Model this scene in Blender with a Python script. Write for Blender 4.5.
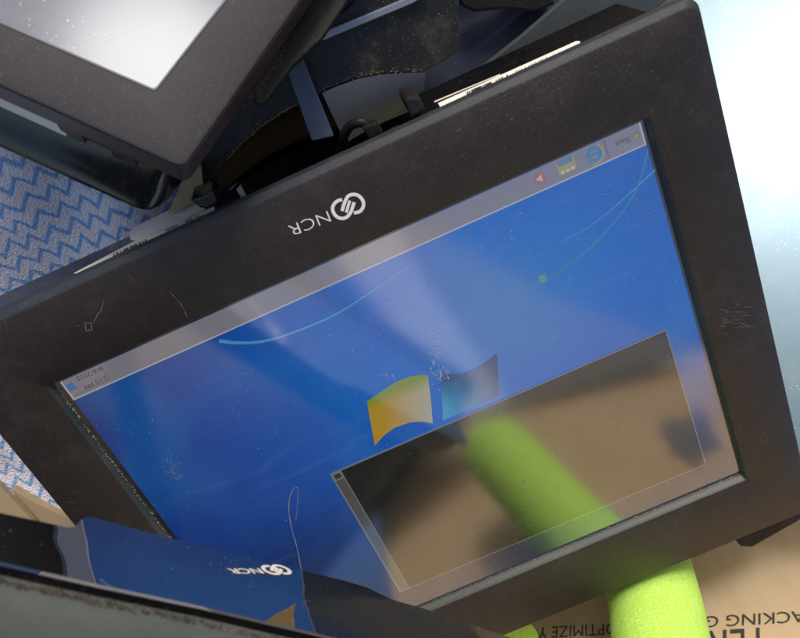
import bpy, bmesh, math, random
from mathutils import Vector, Matrix
random.seed(7)
S = bpy.context.scene
for o in list(bpy.data.objects): bpy.data.objects.remove(o)

# ---------------------------------------------------------------- camera
RM = Matrix(((-0.9131279350230819, 0.38483332827862365, 0.1345387814870283),
             (0.40285379643922997, 0.8011861981647305, 0.442503666159489),
             (0.06249954377846842, 0.4582619178112951, -0.8866170659923969)))
TV = Vector((0.0165137011374595, 0.06224664015960857, 0.4295025912378142))
FPX = 825.0
CP = -(RM.transposed() @ TV)
cam = bpy.data.cameras.new('camera'); camo = bpy.data.objects.new('camera', cam)
S.collection.objects.link(camo); S.camera = camo
cam.sensor_width = 36; cam.lens = FPX*36/800; cam.clip_start = .01; cam.clip_end = 200
camo.matrix_world = Matrix.Translation(CP) @ Matrix((RM[0], -RM[1], -RM[2])).transposed().to_4x4()
cam.dof.use_dof = True; cam.dof.focus_distance = .44; cam.dof.aperture_fstop = 16

# ---------------------------------------------------------------- light
SUN_AZ = Vector((-.35, -1, 0)).normalized(); SUN_EL = math.radians(27)
SD = SUN_AZ*math.cos(SUN_EL) + Vector((0, 0, math.sin(SUN_EL)))
w = bpy.data.worlds.new('World'); S.world = w; w.use_nodes = True
nt = w.node_tree; bg = nt.nodes['Background']
sky = nt.nodes.new('ShaderNodeTexSky'); sky.sky_type = 'NISHITA'; sky.sun_disc = False
sky.sun_elevation = SUN_EL; sky.sun_rotation = math.atan2(SUN_AZ.x, SUN_AZ.y)
sky.air_density = 1.0; sky.dust_density = 3.0; sky.ozone_density = 1.0
nt.links.new(sky.outputs[0], bg.inputs[0]); bg.inputs[1].default_value = .15
sl = bpy.data.lights.new('sun', 'SUN'); sl.energy = 1.4; sl.angle = math.radians(11); sl.color = (1, .985, .965)
so = bpy.data.objects.new('sun', sl); S.collection.objects.link(so)
so.rotation_euler = SD.to_track_quat('Z', 'Y').to_euler()
S.view_settings.view_transform = 'Standard'; S.view_settings.look = 'None'
S.view_settings.exposure = 0.18; S.view_settings.gamma = 1

# ---------------------------------------------------------------- helpers
C = S.collection
Z = Vector((0, 0, 1))
def ray(u, v):
    return (RM.transposed() @ Vector(((u-400)/FPX, (v-319)/FPX, 1))).normalized()
def at(u, v, pl):                      # a traced outline point laid on a plane of the scene
    p0, n = pl; r = ray(u, v); return CP + r*((p0-CP).dot(n)/r.dot(n))
def zpl(z): return (Vector((0, 0, z)), Z)
def V(*a): return Vector(a)

def obj(name, verts, faces, m, parent=None, smooth=False, bevel=0, seg=2):
    base = parent
    off = Vector()
    p = parent
    while p is not None: off += p.location; p = p.parent
    me = bpy.data.meshes.new(name)
    bm = bmesh.new()
    vs = [bm.verts.new(Vector(v)-off) for v in verts]
    for f in faces:
        try: bm.faces.new([vs[i] for i in f])
        except ValueError: pass
    bmesh.ops.recalc_face_normals(bm, faces=bm.faces)
    if bevel:
        ed = [e for e in bm.edges if len(e.link_faces) == 2 and e.calc_face_angle(0) > .6]
        bmesh.ops.bevel(bm, geom=ed, offset=bevel, segments=seg, affect='EDGES', profile=.6, clamp_overlap=True)
    if smooth:
        for f in bm.faces: f.smooth = True
    bm.to_mesh(me); bm.free()
    if smooth: me.set_sharp_from_angle(angle=.6)
    me.materials.append(m)
    o = bpy.data.objects.new(name, me); C.objects.link(o)
    o.parent = parent
    return o
def tag(o, label, cat, group=None, kind=None):
    if kind: o['kind'] = kind; return o
    o['label'] = label; o['category'] = cat
    if group: o['group'] = group
    return o
def thing(name, loc, label, cat, group=None):
    o = bpy.data.objects.new(name, None); o.empty_display_size = .02; C.objects.link(o); o.location = loc
    return tag(o, label, cat, group)
def prism(name, top, vec, m, parent=None, bevel=0, smooth=False):
    n = len(top); vs = [Vector(p) for p in top] + [Vector(p)+Vector(vec) for p in top]
    fs = [list(range(n)), list(range(2*n-1, n-1, -1))] + [[i, (i+1) % n, n+(i+1) % n, n+i] for i in range(n)]
    return obj(name, vs, fs, m, parent, smooth, bevel)
def px(pts, pl): return [at(u, v, pl) for u, v in pts]
def rrect(x0, x1, y0, y1, r, z, k=6):
    o = []
    for cx, cy, a0 in ((x1-r, y1-r, 0), (x0+r, y1-r, 90), (x0+r, y0+r, 180), (x1-r, y0+r, 270)):
        for i in range(k+1):
            a = math.radians(a0+90*i/k); o.append(V(cx+r*math.cos(a), cy+r*math.sin(a), z))
    return o
def skin(name, loops, m, parent=None, closed=True, cap0=False, cap1=False, smooth=True):
    n = len(loops[0]); vs = [p for l in loops for p in l]; fs = []
    for j in range(len(loops)-1):
        for i in range(n if closed else n-1):
            a, b = j*n+i, j*n+(i+1) % n; fs.append([a, b, b+n, a+n])
    if cap0: fs.append(list(range(n)))
    if cap1: fs.append(list(range((len(loops)-1)*n, len(loops)*n)))
    return obj(name, vs, fs, m, parent, smooth)
def tube(name, path, rad, m, parent=None, k=20, caps=True):
    loops = []
    up = V(1, 0, .13).normalized()
    for i, p in enumerate(path):
        t = (path[min(i+1, len(path)-1)]-path[max(i-1, 0)]).normalized()
        a = up.cross(t)
        if a.length < .1: a = V(0, 1, .2).cross(t)
        a.normalize(); b = t.cross(a)
        r = rad(i/(len(path)-1)) if callable(rad) else rad
        loops.append([p+(a*math.cos(6.28318*j/k)+b*math.sin(6.28318*j/k))*r for j in range(k)])
    return skin(name, loops, m, parent, True, caps, caps)
def spline(pts, n):
    pts = [Vector(p) for p in pts]; P = [2*pts[0]-pts[1]]+pts+[2*pts[-1]-pts[-2]]; out = []
    for i in range(1, len(P)-2):
        for s in range(n):
            t = s/n; a, b, c, d = P[i-1:i+3]
            out.append(.5*((2*b)+(c-a)*t+(2*a-5*b+4*c-d)*t*t+(3*b-a-3*c+d)*t**3))
    return out+[pts[-1]]
def ribbon(name, pts, wd, n, m, parent=None):     # a flat stroke on a surface with normal n
    L = []; R = []
    for i, p in enumerate(pts):
        t = (pts[min(i+1, len(pts)-1)]-pts[max(i-1, 0)]).normalized(); s = n.cross(t)
        ww = wd(i/(len(pts)-1)) if callable(wd) else wd
        L.append(p+s*ww/2); R.append(p-s*ww/2)
    k = len(pts)
    return L+R, [[i, i+1, k+i+1, k+i] for i in range(k-1)]
def join(parts):
    vs = []; fs = []
    for v, f in parts:
        o = len(vs); vs += v; fs += [[i+o for i in q] for q in f]
    return vs, fs
def textmesh(s, bold=0.0):
    cu = bpy.data.curves.new('t', 'FONT'); cu.body = s; cu.offset = bold; cu.resolution_u = 3
    o = bpy.data.objects.new('t', cu); C.objects.link(o)
    dg = bpy.context.evaluated_depsgraph_get(); me = bpy.data.meshes.new_from_object(o.evaluated_get(dg))
    vs = [v.co.copy() for v in me.vertices]; fs = [list(p.vertices) for p in me.polygons]
    bpy.data.objects.remove(o); bpy.data.curves.remove(cu); bpy.data.meshes.remove(me)
    x0 = min(v.x for v in vs); x1 = max(v.x for v in vs)
    return [V((v.x-x0)/(x1-x0), v.y/.69, 0) for v in vs], fs       # width 1, capital height 1
def text(name, s, A, B, H, m, parent, bold=0.0):      # A start of baseline, B its end, H = point a capital's height above A
    vs, fs = textmesh(s, bold); A = Vector(A); X = Vector(B)-A; Y = Vector(H)-A
    return obj(name, [A+X*v.x+Y*v.y for v in vs], fs, m, parent)

# ---------------------------------------------------------------- materials
def mat(name):
    m = bpy.data.materials.new(name); m.use_nodes = True; return m, m.node_tree, m.node_tree.nodes['Principled BSDF']
def N(nt, t, **kw):
    n = nt.nodes.new(t)
    for k, v in kw.items():
        if k in n.inputs: n.inputs[k].default_value = v
        else: setattr(n, k, v)
    return n
def ramp(nt, src, a, b, c0=(0, 0, 0, 1), c1=(1, 1, 1, 1)):
    r = nt.nodes.new('ShaderNodeValToRGB'); e = r.color_ramp.elements
    e[0].position = a; e[1].position = b; e[0].color = c0; e[1].color = c1
    nt.links.new(src, r.inputs[0]); return r.outputs[0]
def mixc(nt, f, a, b):
    n = nt.nodes.new('ShaderNodeMix'); n.data_type = 'RGBA'
    for s, x in ((0, f), (6, a), (7, b)):
        if isinstance(x, (int, float)): n.inputs[s].default_value = x
        elif isinstance(x, tuple): n.inputs[s].default_value = x if len(x) == 4 else x+(1,)
        else: nt.links.new(x, n.inputs[s])
    return n.outputs[2]
def math_(nt, op, a, b=None):
    n = nt.nodes.new('ShaderNodeMath'); n.operation = op
    for i, x in enumerate((a, b)):
        if x is None: continue
        if isinstance(x, (int, float)): n.inputs[i].default_value = x
        else: nt.links.new(x, n.inputs[i])
    return n.outputs[0]
def lin(nt, src, a, b):
    n = nt.nodes.new('ShaderNodeMapRange'); n.inputs[1].default_value = a; n.inputs[2].default_value = b
    nt.links.new(src, n.inputs[0]); return n.outputs[0]
def specks(nt, co, scale, lo, hi, patch=None):     # tiny dust specks, thicker in patches
    v = N(nt, 'ShaderNodeTexVoronoi', Scale=scale); nt.links.new(co, v.inputs['Vector'])
    d = ramp(nt, v.outputs['Distance'], lo, hi, (1, 1, 1, 1), (0, 0, 0, 1))
    wn = N(nt, 'ShaderNodeTexWhiteNoise'); nt.links.new(v.outputs['Position'], wn.inputs['Vector'])
    ns = N(nt, 'ShaderNodeTexNoise', Scale=22.0, Detail=4.0); nt.links.new(co, ns.inputs['Vector'])
    keep = math_(nt, 'GREATER_THAN', math_(nt, 'ADD', wn.outputs['Value'], math_(nt, 'MULTIPLY', math_(nt, 'SUBTRACT', ns.outputs['Fac'], .5), 1.3)), patch if patch else .72)
    return math_(nt, 'MULTIPLY', d, keep)
def plastic(name, base, rough=.45, grain=1500, gs=.25, dust=.5, dcol=(.30, .27, .23), spec=.5, coat=0, film=.25, metal=0, mott=.5):
    m, nt, b = mat(name)
    tc = N(nt, 'ShaderNodeTexCoord'); co = tc.outputs['Object']
    n1 = N(nt, 'ShaderNodeTexNoise', Scale=14.0, Detail=6.0, Roughness=.65); nt.links.new(co, n1.inputs['Vector'])
    col = mixc(nt, ramp(nt, n1.outputs['Fac'], .35, .75), tuple(c*.85 for c in base), tuple(c*1.2 for c in base))
    n2 = N(nt, 'ShaderNodeTexNoise', Scale=55.0, Detail=8.0, Roughness=.75); nt.links.new(co, n2.inputs['Vector'])
    fl = math_(nt, 'MULTIPLY', ramp(nt, n2.outputs['Fac'], .5, .78), film*.35)
    col = mixc(nt, fl, col, dcol)
    if grain:
        n3 = N(nt, 'ShaderNodeTexNoise', Scale=grain*.55, Detail=3.0); nt.links.new(co, n3.inputs['Vector'])
        col = mixc(nt, math_(nt, 'MULTIPLY', ramp(nt, n3.outputs['Fac'], .5, .72), mott), col, tuple(min(1, c*2.6) for c in base))
    if dust:
        s1 = specks(nt, co, 420, .05, .16, .80); s2 = specks(nt, co, 1100, .10, .26, .86)
        f = math_(nt, 'MULTIPLY', math_(nt, 'MAXIMUM', s1, s2), dust)
        col = mixc(nt, f, col, dcol)
    nt.links.new(col, b.inputs['Base Color'])
    rr = math_(nt, 'ADD', math_(nt, 'MULTIPLY', n2.outputs['Fac'], .22), rough-.11)
    nt.links.new(rr, b.inputs['Roughness'])
    b.inputs['Specular IOR Level'].default_value = spec; b.inputs['Metallic'].default_value = metal
    if coat: b.inputs['Coat Weight'].default_value = coat; b.inputs['Coat Roughness'].default_value = .08
    if grain:
        g2 = N(nt, 'ShaderNodeTexNoise', Scale=grain, Detail=4.0, Roughness=.6); nt.links.new(co, g2.inputs['Vector'])
        bp = N(nt, 'ShaderNodeBump', Strength=gs, Distance=.0004)
        nt.links.new(g2.outputs['Fac'], bp.inputs['Height']); nt.links.new(bp.outputs[0], b.inputs['Normal'])
    return m
def simple(name, c, rough=.5, spec=.5, metal=0):
    m, nt, b = mat(name); b.inputs['Base Color'].default_value = (*c, 1); b.inputs['Roughness'].default_value = rough
    tc = N(nt, 'ShaderNodeTexCoord'); n = N(nt, 'ShaderNodeTexNoise', Scale=120.0, Detail=5.0); nt.links.new(tc.outputs['Object'], n.inputs['Vector'])
    nt.links.new(mixc(nt, n.outputs['Fac'], tuple(x*.85 for x in c), tuple(min(1, x*1.12) for x in c)), b.inputs['Base Color'])
    b.inputs['Specular IOR Level'].default_value = spec; b.inputs['Metallic'].default_value = metal
    return m
REFL = .31
def lcd(name, col, rough=.10, dust=.35, fn=None):      # a lit pixel layer under a shiny touch film
    m = bpy.data.materials.new(name); m.use_nodes = True; nt = m.node_tree; nt.nodes.clear()
    out = N(nt, 'ShaderNodeOutputMaterial'); tc = N(nt, 'ShaderNodeTexCoord'); co = tc.outputs['Object']
    em = N(nt, 'ShaderNodeEmission', Strength=.88)
    if fn: nt.links.new(fn(nt, co), em.inputs[0])
    else: em.inputs[0].default_value = (*col, 1)
    gl = N(nt, 'ShaderNodeBsdfGlossy', Color=(1, 1, 1, 1), Roughness=rough)
    ns = N(nt, 'ShaderNodeTexNoise', Scale=40.0, Detail=6.0); nt.links.new(co, ns.inputs['Vector'])
    nt.links.new(math_(nt, 'ADD', math_(nt, 'MULTIPLY', ns.outputs['Fac'], .06), rough-.02), gl.inputs['Roughness'])
    mx = N(nt, 'ShaderNodeMixShader'); mx.inputs[0].default_value = REFL
    nt.links.new(em.outputs[0], mx.inputs[1]); nt.links.new(gl.outputs[0], mx.inputs[2])
    df = N(nt, 'ShaderNodeBsdfDiffuse', Color=(.62, .70, .78, 1))
    s = math_(nt, 'MAXIMUM', specks(nt, co, 330, .03, .11, .93), specks(nt, co, 900, .08, .2, .99))
    n3 = N(nt, 'ShaderNodeTexNoise', Scale=30.0, Detail=8.0, Roughness=.8); nt.links.new(co, n3.inputs['Vector'])
    f = math_(nt, 'ADD', math_(nt, 'MULTIPLY', s, dust*1.6), math_(nt, 'MULTIPLY', ramp(nt, n3.outputs['Fac'], .45, .9), .02))
    sm = N(nt, 'ShaderNodeMapping'); sm.inputs['Rotation'].default_value = (0, 0, .9); sm.inputs['Scale'].default_value = (14, 95, 1); nt.links.new(co, sm.inputs[0])
    n4 = N(nt, 'ShaderNodeTexNoise', Scale=1.0, Detail=6.0, Roughness=.7, Distortion=.6); nt.links.new(sm.outputs[0], n4.inputs['Vector'])
    f = math_(nt, 'ADD', f, math_(nt, 'MULTIPLY', ramp(nt, n4.outputs['Fac'], .55, .85), .05))
    f = math_(nt, 'ADD', f, .004)
    m2 = N(nt, 'ShaderNodeMixShader'); nt.links.new(f, m2.inputs[0]); nt.links.new(mx.outputs[0], m2.inputs[1]); nt.links.new(df.outputs[0], m2.inputs[2])
    nt.links.new(m2.outputs[0], out.inputs[0]); return m

BEZEL = plastic('bezel_plastic', (.0255, .0192, .0168), .40, 1250, .36, .25, film=.16, mott=.28)
EDGEP = plastic('bezel_edge_plastic', (.028, .033, .043), .5, 1500, .04, .3, spec=.2, mott=.1)
DARK = plastic('dark_plastic', (.012, .012, .012), .5, 1500, .06, .35, spec=.25)
GLOSSB = plastic('gloss_black_plastic', (.008, .008, .008), .16, 0, 0, .45, spec=.6)
DUSTY = plastic('dusty_black_plastic', (.012, .012, .011), .35, 0, 0, .9, (.32, .27, .18), film=.6)
WALLD = plastic('black_wall_plastic', (.005, .0055, .005), .5, 0, 0, .5, (.2, .19, .14), film=.05, spec=.12)
GREY = plastic('grey_plastic', (.42, .43, .44), .4, 1500, .05, .4, film=.1, mott=.1)
GREEN = plastic('grey_green_plastic', (.05, .06, .062), .45, 1500, .05, .3, mott=.1, film=.1)
HOUS = plastic('grey_housing_plastic', (.085, .092, .08), .42, 1500, .05, .2, film=.06, mott=.08)
GUN = plastic('gunmetal_plastic', (.020, .0185, .025), .55, 2200, .14, .3, spec=.25, film=.1, mott=.3)
PLUM = plastic('plum_black_plastic', (.042, .025, .027), .4, 1500, .3, .3)
BLUEG = plastic('blue_grey_strap', (.075, .10, .16), .35, 0, 0, .3)
SILV = plastic('silver_trim', (.36, .39, .45), .3, 0, 0, .3, metal=.6)
MATTB = plastic('matt_black_plastic', (.014, .015, .014), .6, 1500, .05, .5, spec=.12)
BLKG = plastic('groove_black_plastic', (.004, .004, .0045), .5, 1500, .04, .3, spec=.08, film=.05, mott=.05)
LABEL = simple('white_label', (.86, .83, .78), .5)
CREAM = simple('cream_label', (.78, .73, .60), .5)
INK = simple('black_ink', (.02, .02, .02), .6)
PRINT = simple('print_ink', (.045, .042, .04), .75, .2)
WHITE = simple('white_print', (.80, .76, .72), .5)
SCR = simple('scratch_grey', (.22, .22, .21), .7, .2)
SCRL = simple('scratch_white', (.46, .50, .52), .6, .3)
GRIME = simple('brown_grime', (.085, .065, .045), .95, .1)

def cardboard():
    m, nt, b = mat('cardboard'); tc = N(nt, 'ShaderNodeTexCoord'); co = tc.outputs['Object']
    n = N(nt, 'ShaderNodeTexNoise', Scale=9.0, Detail=7.0); nt.links.new(co, n.inputs['Vector'])
    c = mixc(nt, ramp(nt, n.outputs['Fac'], .3, .75), (.44, .32, .195), (.54, .41, .26))
    mp = N(nt, 'ShaderNodeMapping'); mp.inputs['Scale'].default_value = (90, 90, 14); nt.links.new(co, mp.inputs[0])
    f = N(nt, 'ShaderNodeTexNoise', Scale=1.0, Detail=4.0); nt.links.new(mp.outputs[0], f.inputs['Vector'])
    c = mixc(nt, ramp(nt, f.outputs['Fac'], .45, .8), c, mixc(nt, .25, c, (.32, .22, .13)))
    nt.links.new(c, b.inputs['Base Color']); b.inputs['Roughness'].default_value = .85; b.inputs['Specular IOR Level'].default_value = .2
    bp = N(nt, 'ShaderNodeBump', Strength=.06, Distance=.001); nt.links.new(f.outputs['Fac'], bp.inputs['Height']); nt.links.new(bp.outputs[0], b.inputs['Normal'])
    return m
CARD = cardboard()
def foam():
    m, nt, b = mat('lime_foam'); tc = N(nt, 'ShaderNodeTexCoord'); co = tc.outputs['Object']
    v = N(nt, 'ShaderNodeTexVoronoi', Scale=900.0); nt.links.new(co, v.inputs['Vector'])
    n = N(nt, 'ShaderNodeTexNoise', Scale=60.0, Detail=6.0); nt.links.new(co, n.inputs['Vector'])
    c = mixc(nt, n.outputs['Fac'], (.35, .64, .04), (.44, .74, .08))
    nt.links.new(mixc(nt, ramp(nt, v.outputs['Distance'], .2, .9), c, (.56, .82, .20)), b.inputs['Base Color'])
    b.inputs['Roughness'].default_value = .75; b.inputs['Specular IOR Level'].default_value = .25
    lo = N(nt, 'ShaderNodeTexNoise', Scale=28.0, Detail=3.0, Distortion=1.5); nt.links.new(co, lo.inputs['Vector'])
    b.inputs['Subsurface Weight'].default_value = .25; b.inputs['Subsurface Radius'].default_value = (.004, .006, .001)
    bp = N(nt, 'ShaderNodeBump', Strength=.3, Distance=.0006)
    nt.links.new(math_(nt, 'ADD', math_(nt, 'ADD', v.outputs['Distance'], n.outputs['Fac']), math_(nt, 'MULTIPLY', lo.outputs['Fac'], 6.0)), bp.inputs['Height']); nt.links.new(bp.outputs[0], b.inputs['Normal'])
    return m
FOAM = foam()
def chevron():
    m, nt, b = mat('chevron_cloth'); tc = N(nt, 'ShaderNodeTexCoord'); co = tc.outputs['Object']
    ds = N(nt, 'ShaderNodeTexNoise', Scale=60.0, Detail=3.0); nt.links.new(co, ds.inputs['Vector'])
    mp = N(nt, 'ShaderNodeMapping'); mp.inputs['Rotation'].default_value = (0, 0, CLOTH_ROT); nt.links.new(co, mp.inputs[0])
    sp = N(nt, 'ShaderNodeSeparateXYZ'); nt.links.new(mp.outputs[0], sp.inputs[0])
    xx = math_(nt, 'ADD', math_(nt, 'DIVIDE', sp.outputs[0], .0122), math_(nt, 'MULTIPLY', ds.outputs['Fac'], .6))
    tri = math_(nt, 'PINGPONG', xx, .5)
    yy = math_(nt, 'ADD', math_(nt, 'DIVIDE', sp.outputs[1], .0104), math_(nt, 'MULTIPLY', tri, 1.35))
    yy = math_(nt, 'ADD', yy, math_(nt, 'MULTIPLY', ds.outputs['Fac'], .5))
    st = math_(nt, 'PINGPONG', yy, .5)
    fz = N(nt, 'ShaderNodeTexNoise', Scale=900.0, Detail=3.0); nt.links.new(co, fz.inputs['Vector'])
    st = math_(nt, 'ADD', st, math_(nt, 'MULTIPLY', math_(nt, 'SUBTRACT', fz.outputs['Fac'], .5), .12))
    f = ramp(nt, st, .08, .22)
    c = mixc(nt, f, (.24, .47, .84), (.90, .86, .94))
    lp = N(nt, 'ShaderNodeTexVoronoi', Scale=750.0); nt.links.new(co, lp.inputs['Vector'])
    c = mixc(nt, math_(nt, 'MULTIPLY', ramp(nt, lp.outputs['Distance'], .5, .9), .2), c, (.38, .38, .5))
    nt.links.new(c, b.inputs['Base Color']); b.inputs['Roughness'].default_value = .95; b.inputs['Specular IOR Level'].default_value = .1
    bp = N(nt, 'ShaderNodeBump', Strength=.6, Distance=.001); nt.links.new(lp.outputs['Distance'], bp.inputs['Height']); nt.links.new(bp.outputs[0], b.inputs['Normal'])
    return m
_d = at(80, 196, zpl(-.075))-at(20, 250, zpl(-.075)); CLOTH_ROT = -math.atan2(_d.y, _d.x)+math.radians(20)

# ---------------------------------------------------------------- setting
def ground():
    m, nt, b = mat('concrete'); tc = N(nt, 'ShaderNodeTexCoord')
    n = N(nt, 'ShaderNodeTexNoise', Scale=8.0, Detail=8.0); nt.links.new(tc.outputs['Object'], n.inputs['Vector'])
    nt.links.new(mixc(nt, n.outputs['Fac'], (.10, .10, .095), (.2, .195, .185)), b.inputs['Base Color']); b.inputs['Roughness'].default_value = .9
    o = obj('ground', [(-30, -30, -.306), (30, -30, -.306), (30, 30, -.306), (-30, 30, -.306)], [[0, 1, 2, 3]], m)
    o['kind'] = 'structure'
ground()

# cardboard box: floor, back wall with printing, side wall
WD = V(.99, -.139, 0).normalized(); WN = V(-.139, -.99, 0).normalized(); WP = (V(-.1, .25, 0), WN)
box = thing('cardboard_box', V(0, 0, -.30), 'large brown cardboard box holding the pile, dark printed lettering on its wall', 'box')
def wp(s, z): return V(-.1, .25, 0)+WD*s+V(0, 0, z)
def wavy_wall(name, s0, s1, z0, z1, th=.005):
    nx, nz = 24, 10; vs = []; fs = []
    for k in (0, 1):
        for j in range(nz+1):
            for i in range(nx+1):
                s = s0+(s1-s0)*i/nx; z = z0+(z1-z0)*j/nz
                vs.append(wp(s, z)-WN*(k*th))
    q = (nx+1)*(nz+1)
    for k in (0, 1):
        for j in range(nz):
            for i in range(nx):
                a = k*q+j*(nx+1)+i; fs.append([a, a+1, a+nx+2, a+nx+1])
    rim = [i for i in range(nx+1)]+[j*(nx+1)+nx for j in range(1, nz+1)]+[nz*(nx+1)+i for i in range(nx-1, -1, -1)]+[j*(nx+1) for j in range(nz-1, 0, -1)]
    for i in range(len(rim)):
        a, b2 = rim[i], rim[(i+1) % len(rim)]; fs.append([a, b2, b2+q, a+q])
    return obj(name, vs, fs, CARD, box)
wall = wavy_wall('back_wall', -.16, .20, -.299, .33)
def boxslab(name, x0, x1, y0, y1, z0, z1, m, parent=None, bevel=0):
    return prism(name, [(x0, y0, z1), (x1, y0, z1), (x1, y1, z1), (x0, y1, z1)], (0, 0, z0-z1), m, parent, bevel)
boxslab('box_floor', -.33, .36, -.62, .24, -.304, -.299, CARD, box)
WPT = (WP[0]+WN*.0006, WN)
def walltext(s, u0, v0, u1, v1, h, bold):
    text('printed_lettering', s, at(u0, v0, WPT), at(u1, v1, WPT), at(u0+h*.05, v0+h, WPT), PRINT, wall, bold)
walltext('PACKING G', 815, 610, 706, 616.5, 11.5, .0)
walltext('OPTIMIZE YO', 617, 623, 527, 628, 11.5, .0)
walltext('TER', 768, 627, 708, 631, 34, .0)

def mirrored(u, v, pl):               # where a sight line bounced off the level screen meets a plane
    d = ray(u, v); p = CP+d*(-CP.z/d.z); d = V(d.x, d.y, -d.z); return p+d*((pl[0]-p).dot(pl[1])/d.dot(pl[1]))
FPL = (V(0, .236, .332), V(0, -.86, -.52).normalized())
fl = [wp(.0, .331), wp(.17, .331), mirrored(478, 402, FPL), mirrored(310, 222, FPL), mirrored(372, 205, FPL), mirrored(470, 225, FPL), mirrored(560, 290, FPL)]
fl = [mirrored(690, 345, FPL), mirrored(470, 425, FPL), mirrored(312, 226, FPL), mirrored(352, 206, FPL), mirrored(440, 232, FPL), mirrored(560, 300, FPL)]
prism('veil_flap', fl, V(0, .004, .002), simple('grey_card', (.27, .265, .28), .85, .2), box)  # added out-of-view flap, mirrored in the screen as a soft veil
prism('veil_strip', [p+FPL[1]*.0015 for p in [mirrored(*q, FPL) for q in ((311, 227), (472, 424), (512, 404), (432, 292), (384, 207), (352, 206))]], V(0, .0005, .0003), simple('pale_card', (.62, .63, .67), .85, .2), box)  # added pale strip that makes the bright band of the mirrored veil
hh = [mirrored(690+(27+7*math.sin(i*1.3))*math.cos(i*.3307), 437+(24+7*math.sin(i*1.7+1))*math.sin(i*.3307), (WP[0]+WN*.002, WN)) for i in range(19)]
prism('dark_reflection_patch', hh, -WN*.003, simple('dark_patch', (.05, .055, .075), .5), box)  # dark patch added to the wall for a dark spot in the screen reflection
# ---------------------------------------------------------------- noodles
nd = [(-.094, .196, -.2985), (-.094, .196, -.12), (-.0890, .193, -.06), (-.0790, .190, -.01), (-.066, .187, .035), (-.056, .185, .072), (-.048, .183, .10), (-.035, .178, .150), (-.019, .171, .202)]
path = spline(nd, 6)
def nrad(t): return 0.0287 if t < .97 else 0.0287*(1-((t-.97)/.03)**2*.25)
tag(tube('foam_noodle', path, nrad, FOAM, None, 40), 'tall lime green foam noodle standing upright in front of the printed cardboard wall', 'foam noodle')
p2 = spline([at(506, 655, (V(0, .19, 0), V(0, 1, 0)))+V(.012, 0, -.09), at(506, 655, (V(0, .19, 0), V(0, 1, 0)))+V(.006, 0, -.03), at(506, 652, (V(0, .19, 0), V(0, 1, 0)))], 8)
tag(tube('foam_noodle', p2, .024, FOAM, None, 32), 'short lime green foam offcut just showing below the terminal edge by the printed letters', 'foam noodle')

# ---------------------------------------------------------------- main touch terminal
T = thing('touchscreen_terminal', V(0, 0, -.06), 'black touchscreen terminal lying face up, upside down, dusty screen lit with a blue desktop', 'touchscreen terminal')
BX0, BX1, BY0, BY1 = -.182, .182, -.153, .1505
ox0, ox1, oy0, oy1 = -.1507, .1498, -.1156, .1098
edge = [rrect(BX0+.004, BX1-.004, BY0+.003, BY1-.004, .006, -.0046),
        rrect(BX0-.0012, BX1+.0012, BY0-.0030, BY1+.0012, .006, -.0044),
        rrect(BX0-.0016, BX1+.0016, BY0-.0034, BY1+.0016, .006, -.0036),
        rrect(BX0-.0014, BX1+.0014, BY0-.0030, BY1+.0014, .006, .0012),
        rrect(BX0-.0006, BX1+.0006, BY0-.0010, BY1+.0006, .006, .0033),
        rrect(BX0-.0001, BX1+.0001, BY0-.0002, BY1+.0001, .006, .0038)]
skin('bezel_edge', edge, EDGEP, T)
loops = [rrect(BX0-.0001, BX1+.0001, BY0-.0002, BY1+.0001, .006, .0038),
         rrect(BX0+.0006, BX1-.0006, BY0+.0006, BY1-.0006, .0055, .0041),
         rrect(ox0-.0012, ox1+.0012, oy0-.0012, oy1+.0012, .002, .0041),
         rrect(ox0, ox1, oy0, oy1, .0012, .0035)]
skin('bezel', loops, BEZEL, T)
LIP = plastic('lip_plastic', (.035, .04, .036), .4, 1500, .1, .6, (.3, .3, .27), film=.35, spec=.4, mott=.2)
loops = [rrect(ox0, ox1, oy0, oy1, .0012, .0034), rrect(ox0+.0014, ox1-.0012, oy0+.0005, oy1-.0022, .001, .0012), rrect(ox0+.0016, ox1-.0016, oy0+.0008, oy1-.0028, .001, -.0012)]
skin('bezel_lip', loops, LIP, T)
parts = []
for i in range(420):
    y = random.uniform(oy0+.004, oy1-.004); x = ox1-.0022+random.gauss(0, .00035); rr_ = random.uniform(.00008, .00035)
    if i > 300: x = random.uniform(ox0+.004, ox1-.004); y = oy1-.0034+random.gauss(0, .0003)
    a_ = random.uniform(0, 6.28); d1 = V(math.cos(a_), math.sin(a_), 0); p = V(x, y, .0002); parts.append(([p+d1*rr_*1.5, p+Z.cross(d1)*rr_, p-d1*rr_*1.5, p-Z.cross(d1)*rr_], [[0, 1, 2, 3]]))
vs, fs = join(parts); obj('edge_dust', vs, fs, simple('pale_dust', (.38, .38, .34), .9, .1), T)
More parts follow.
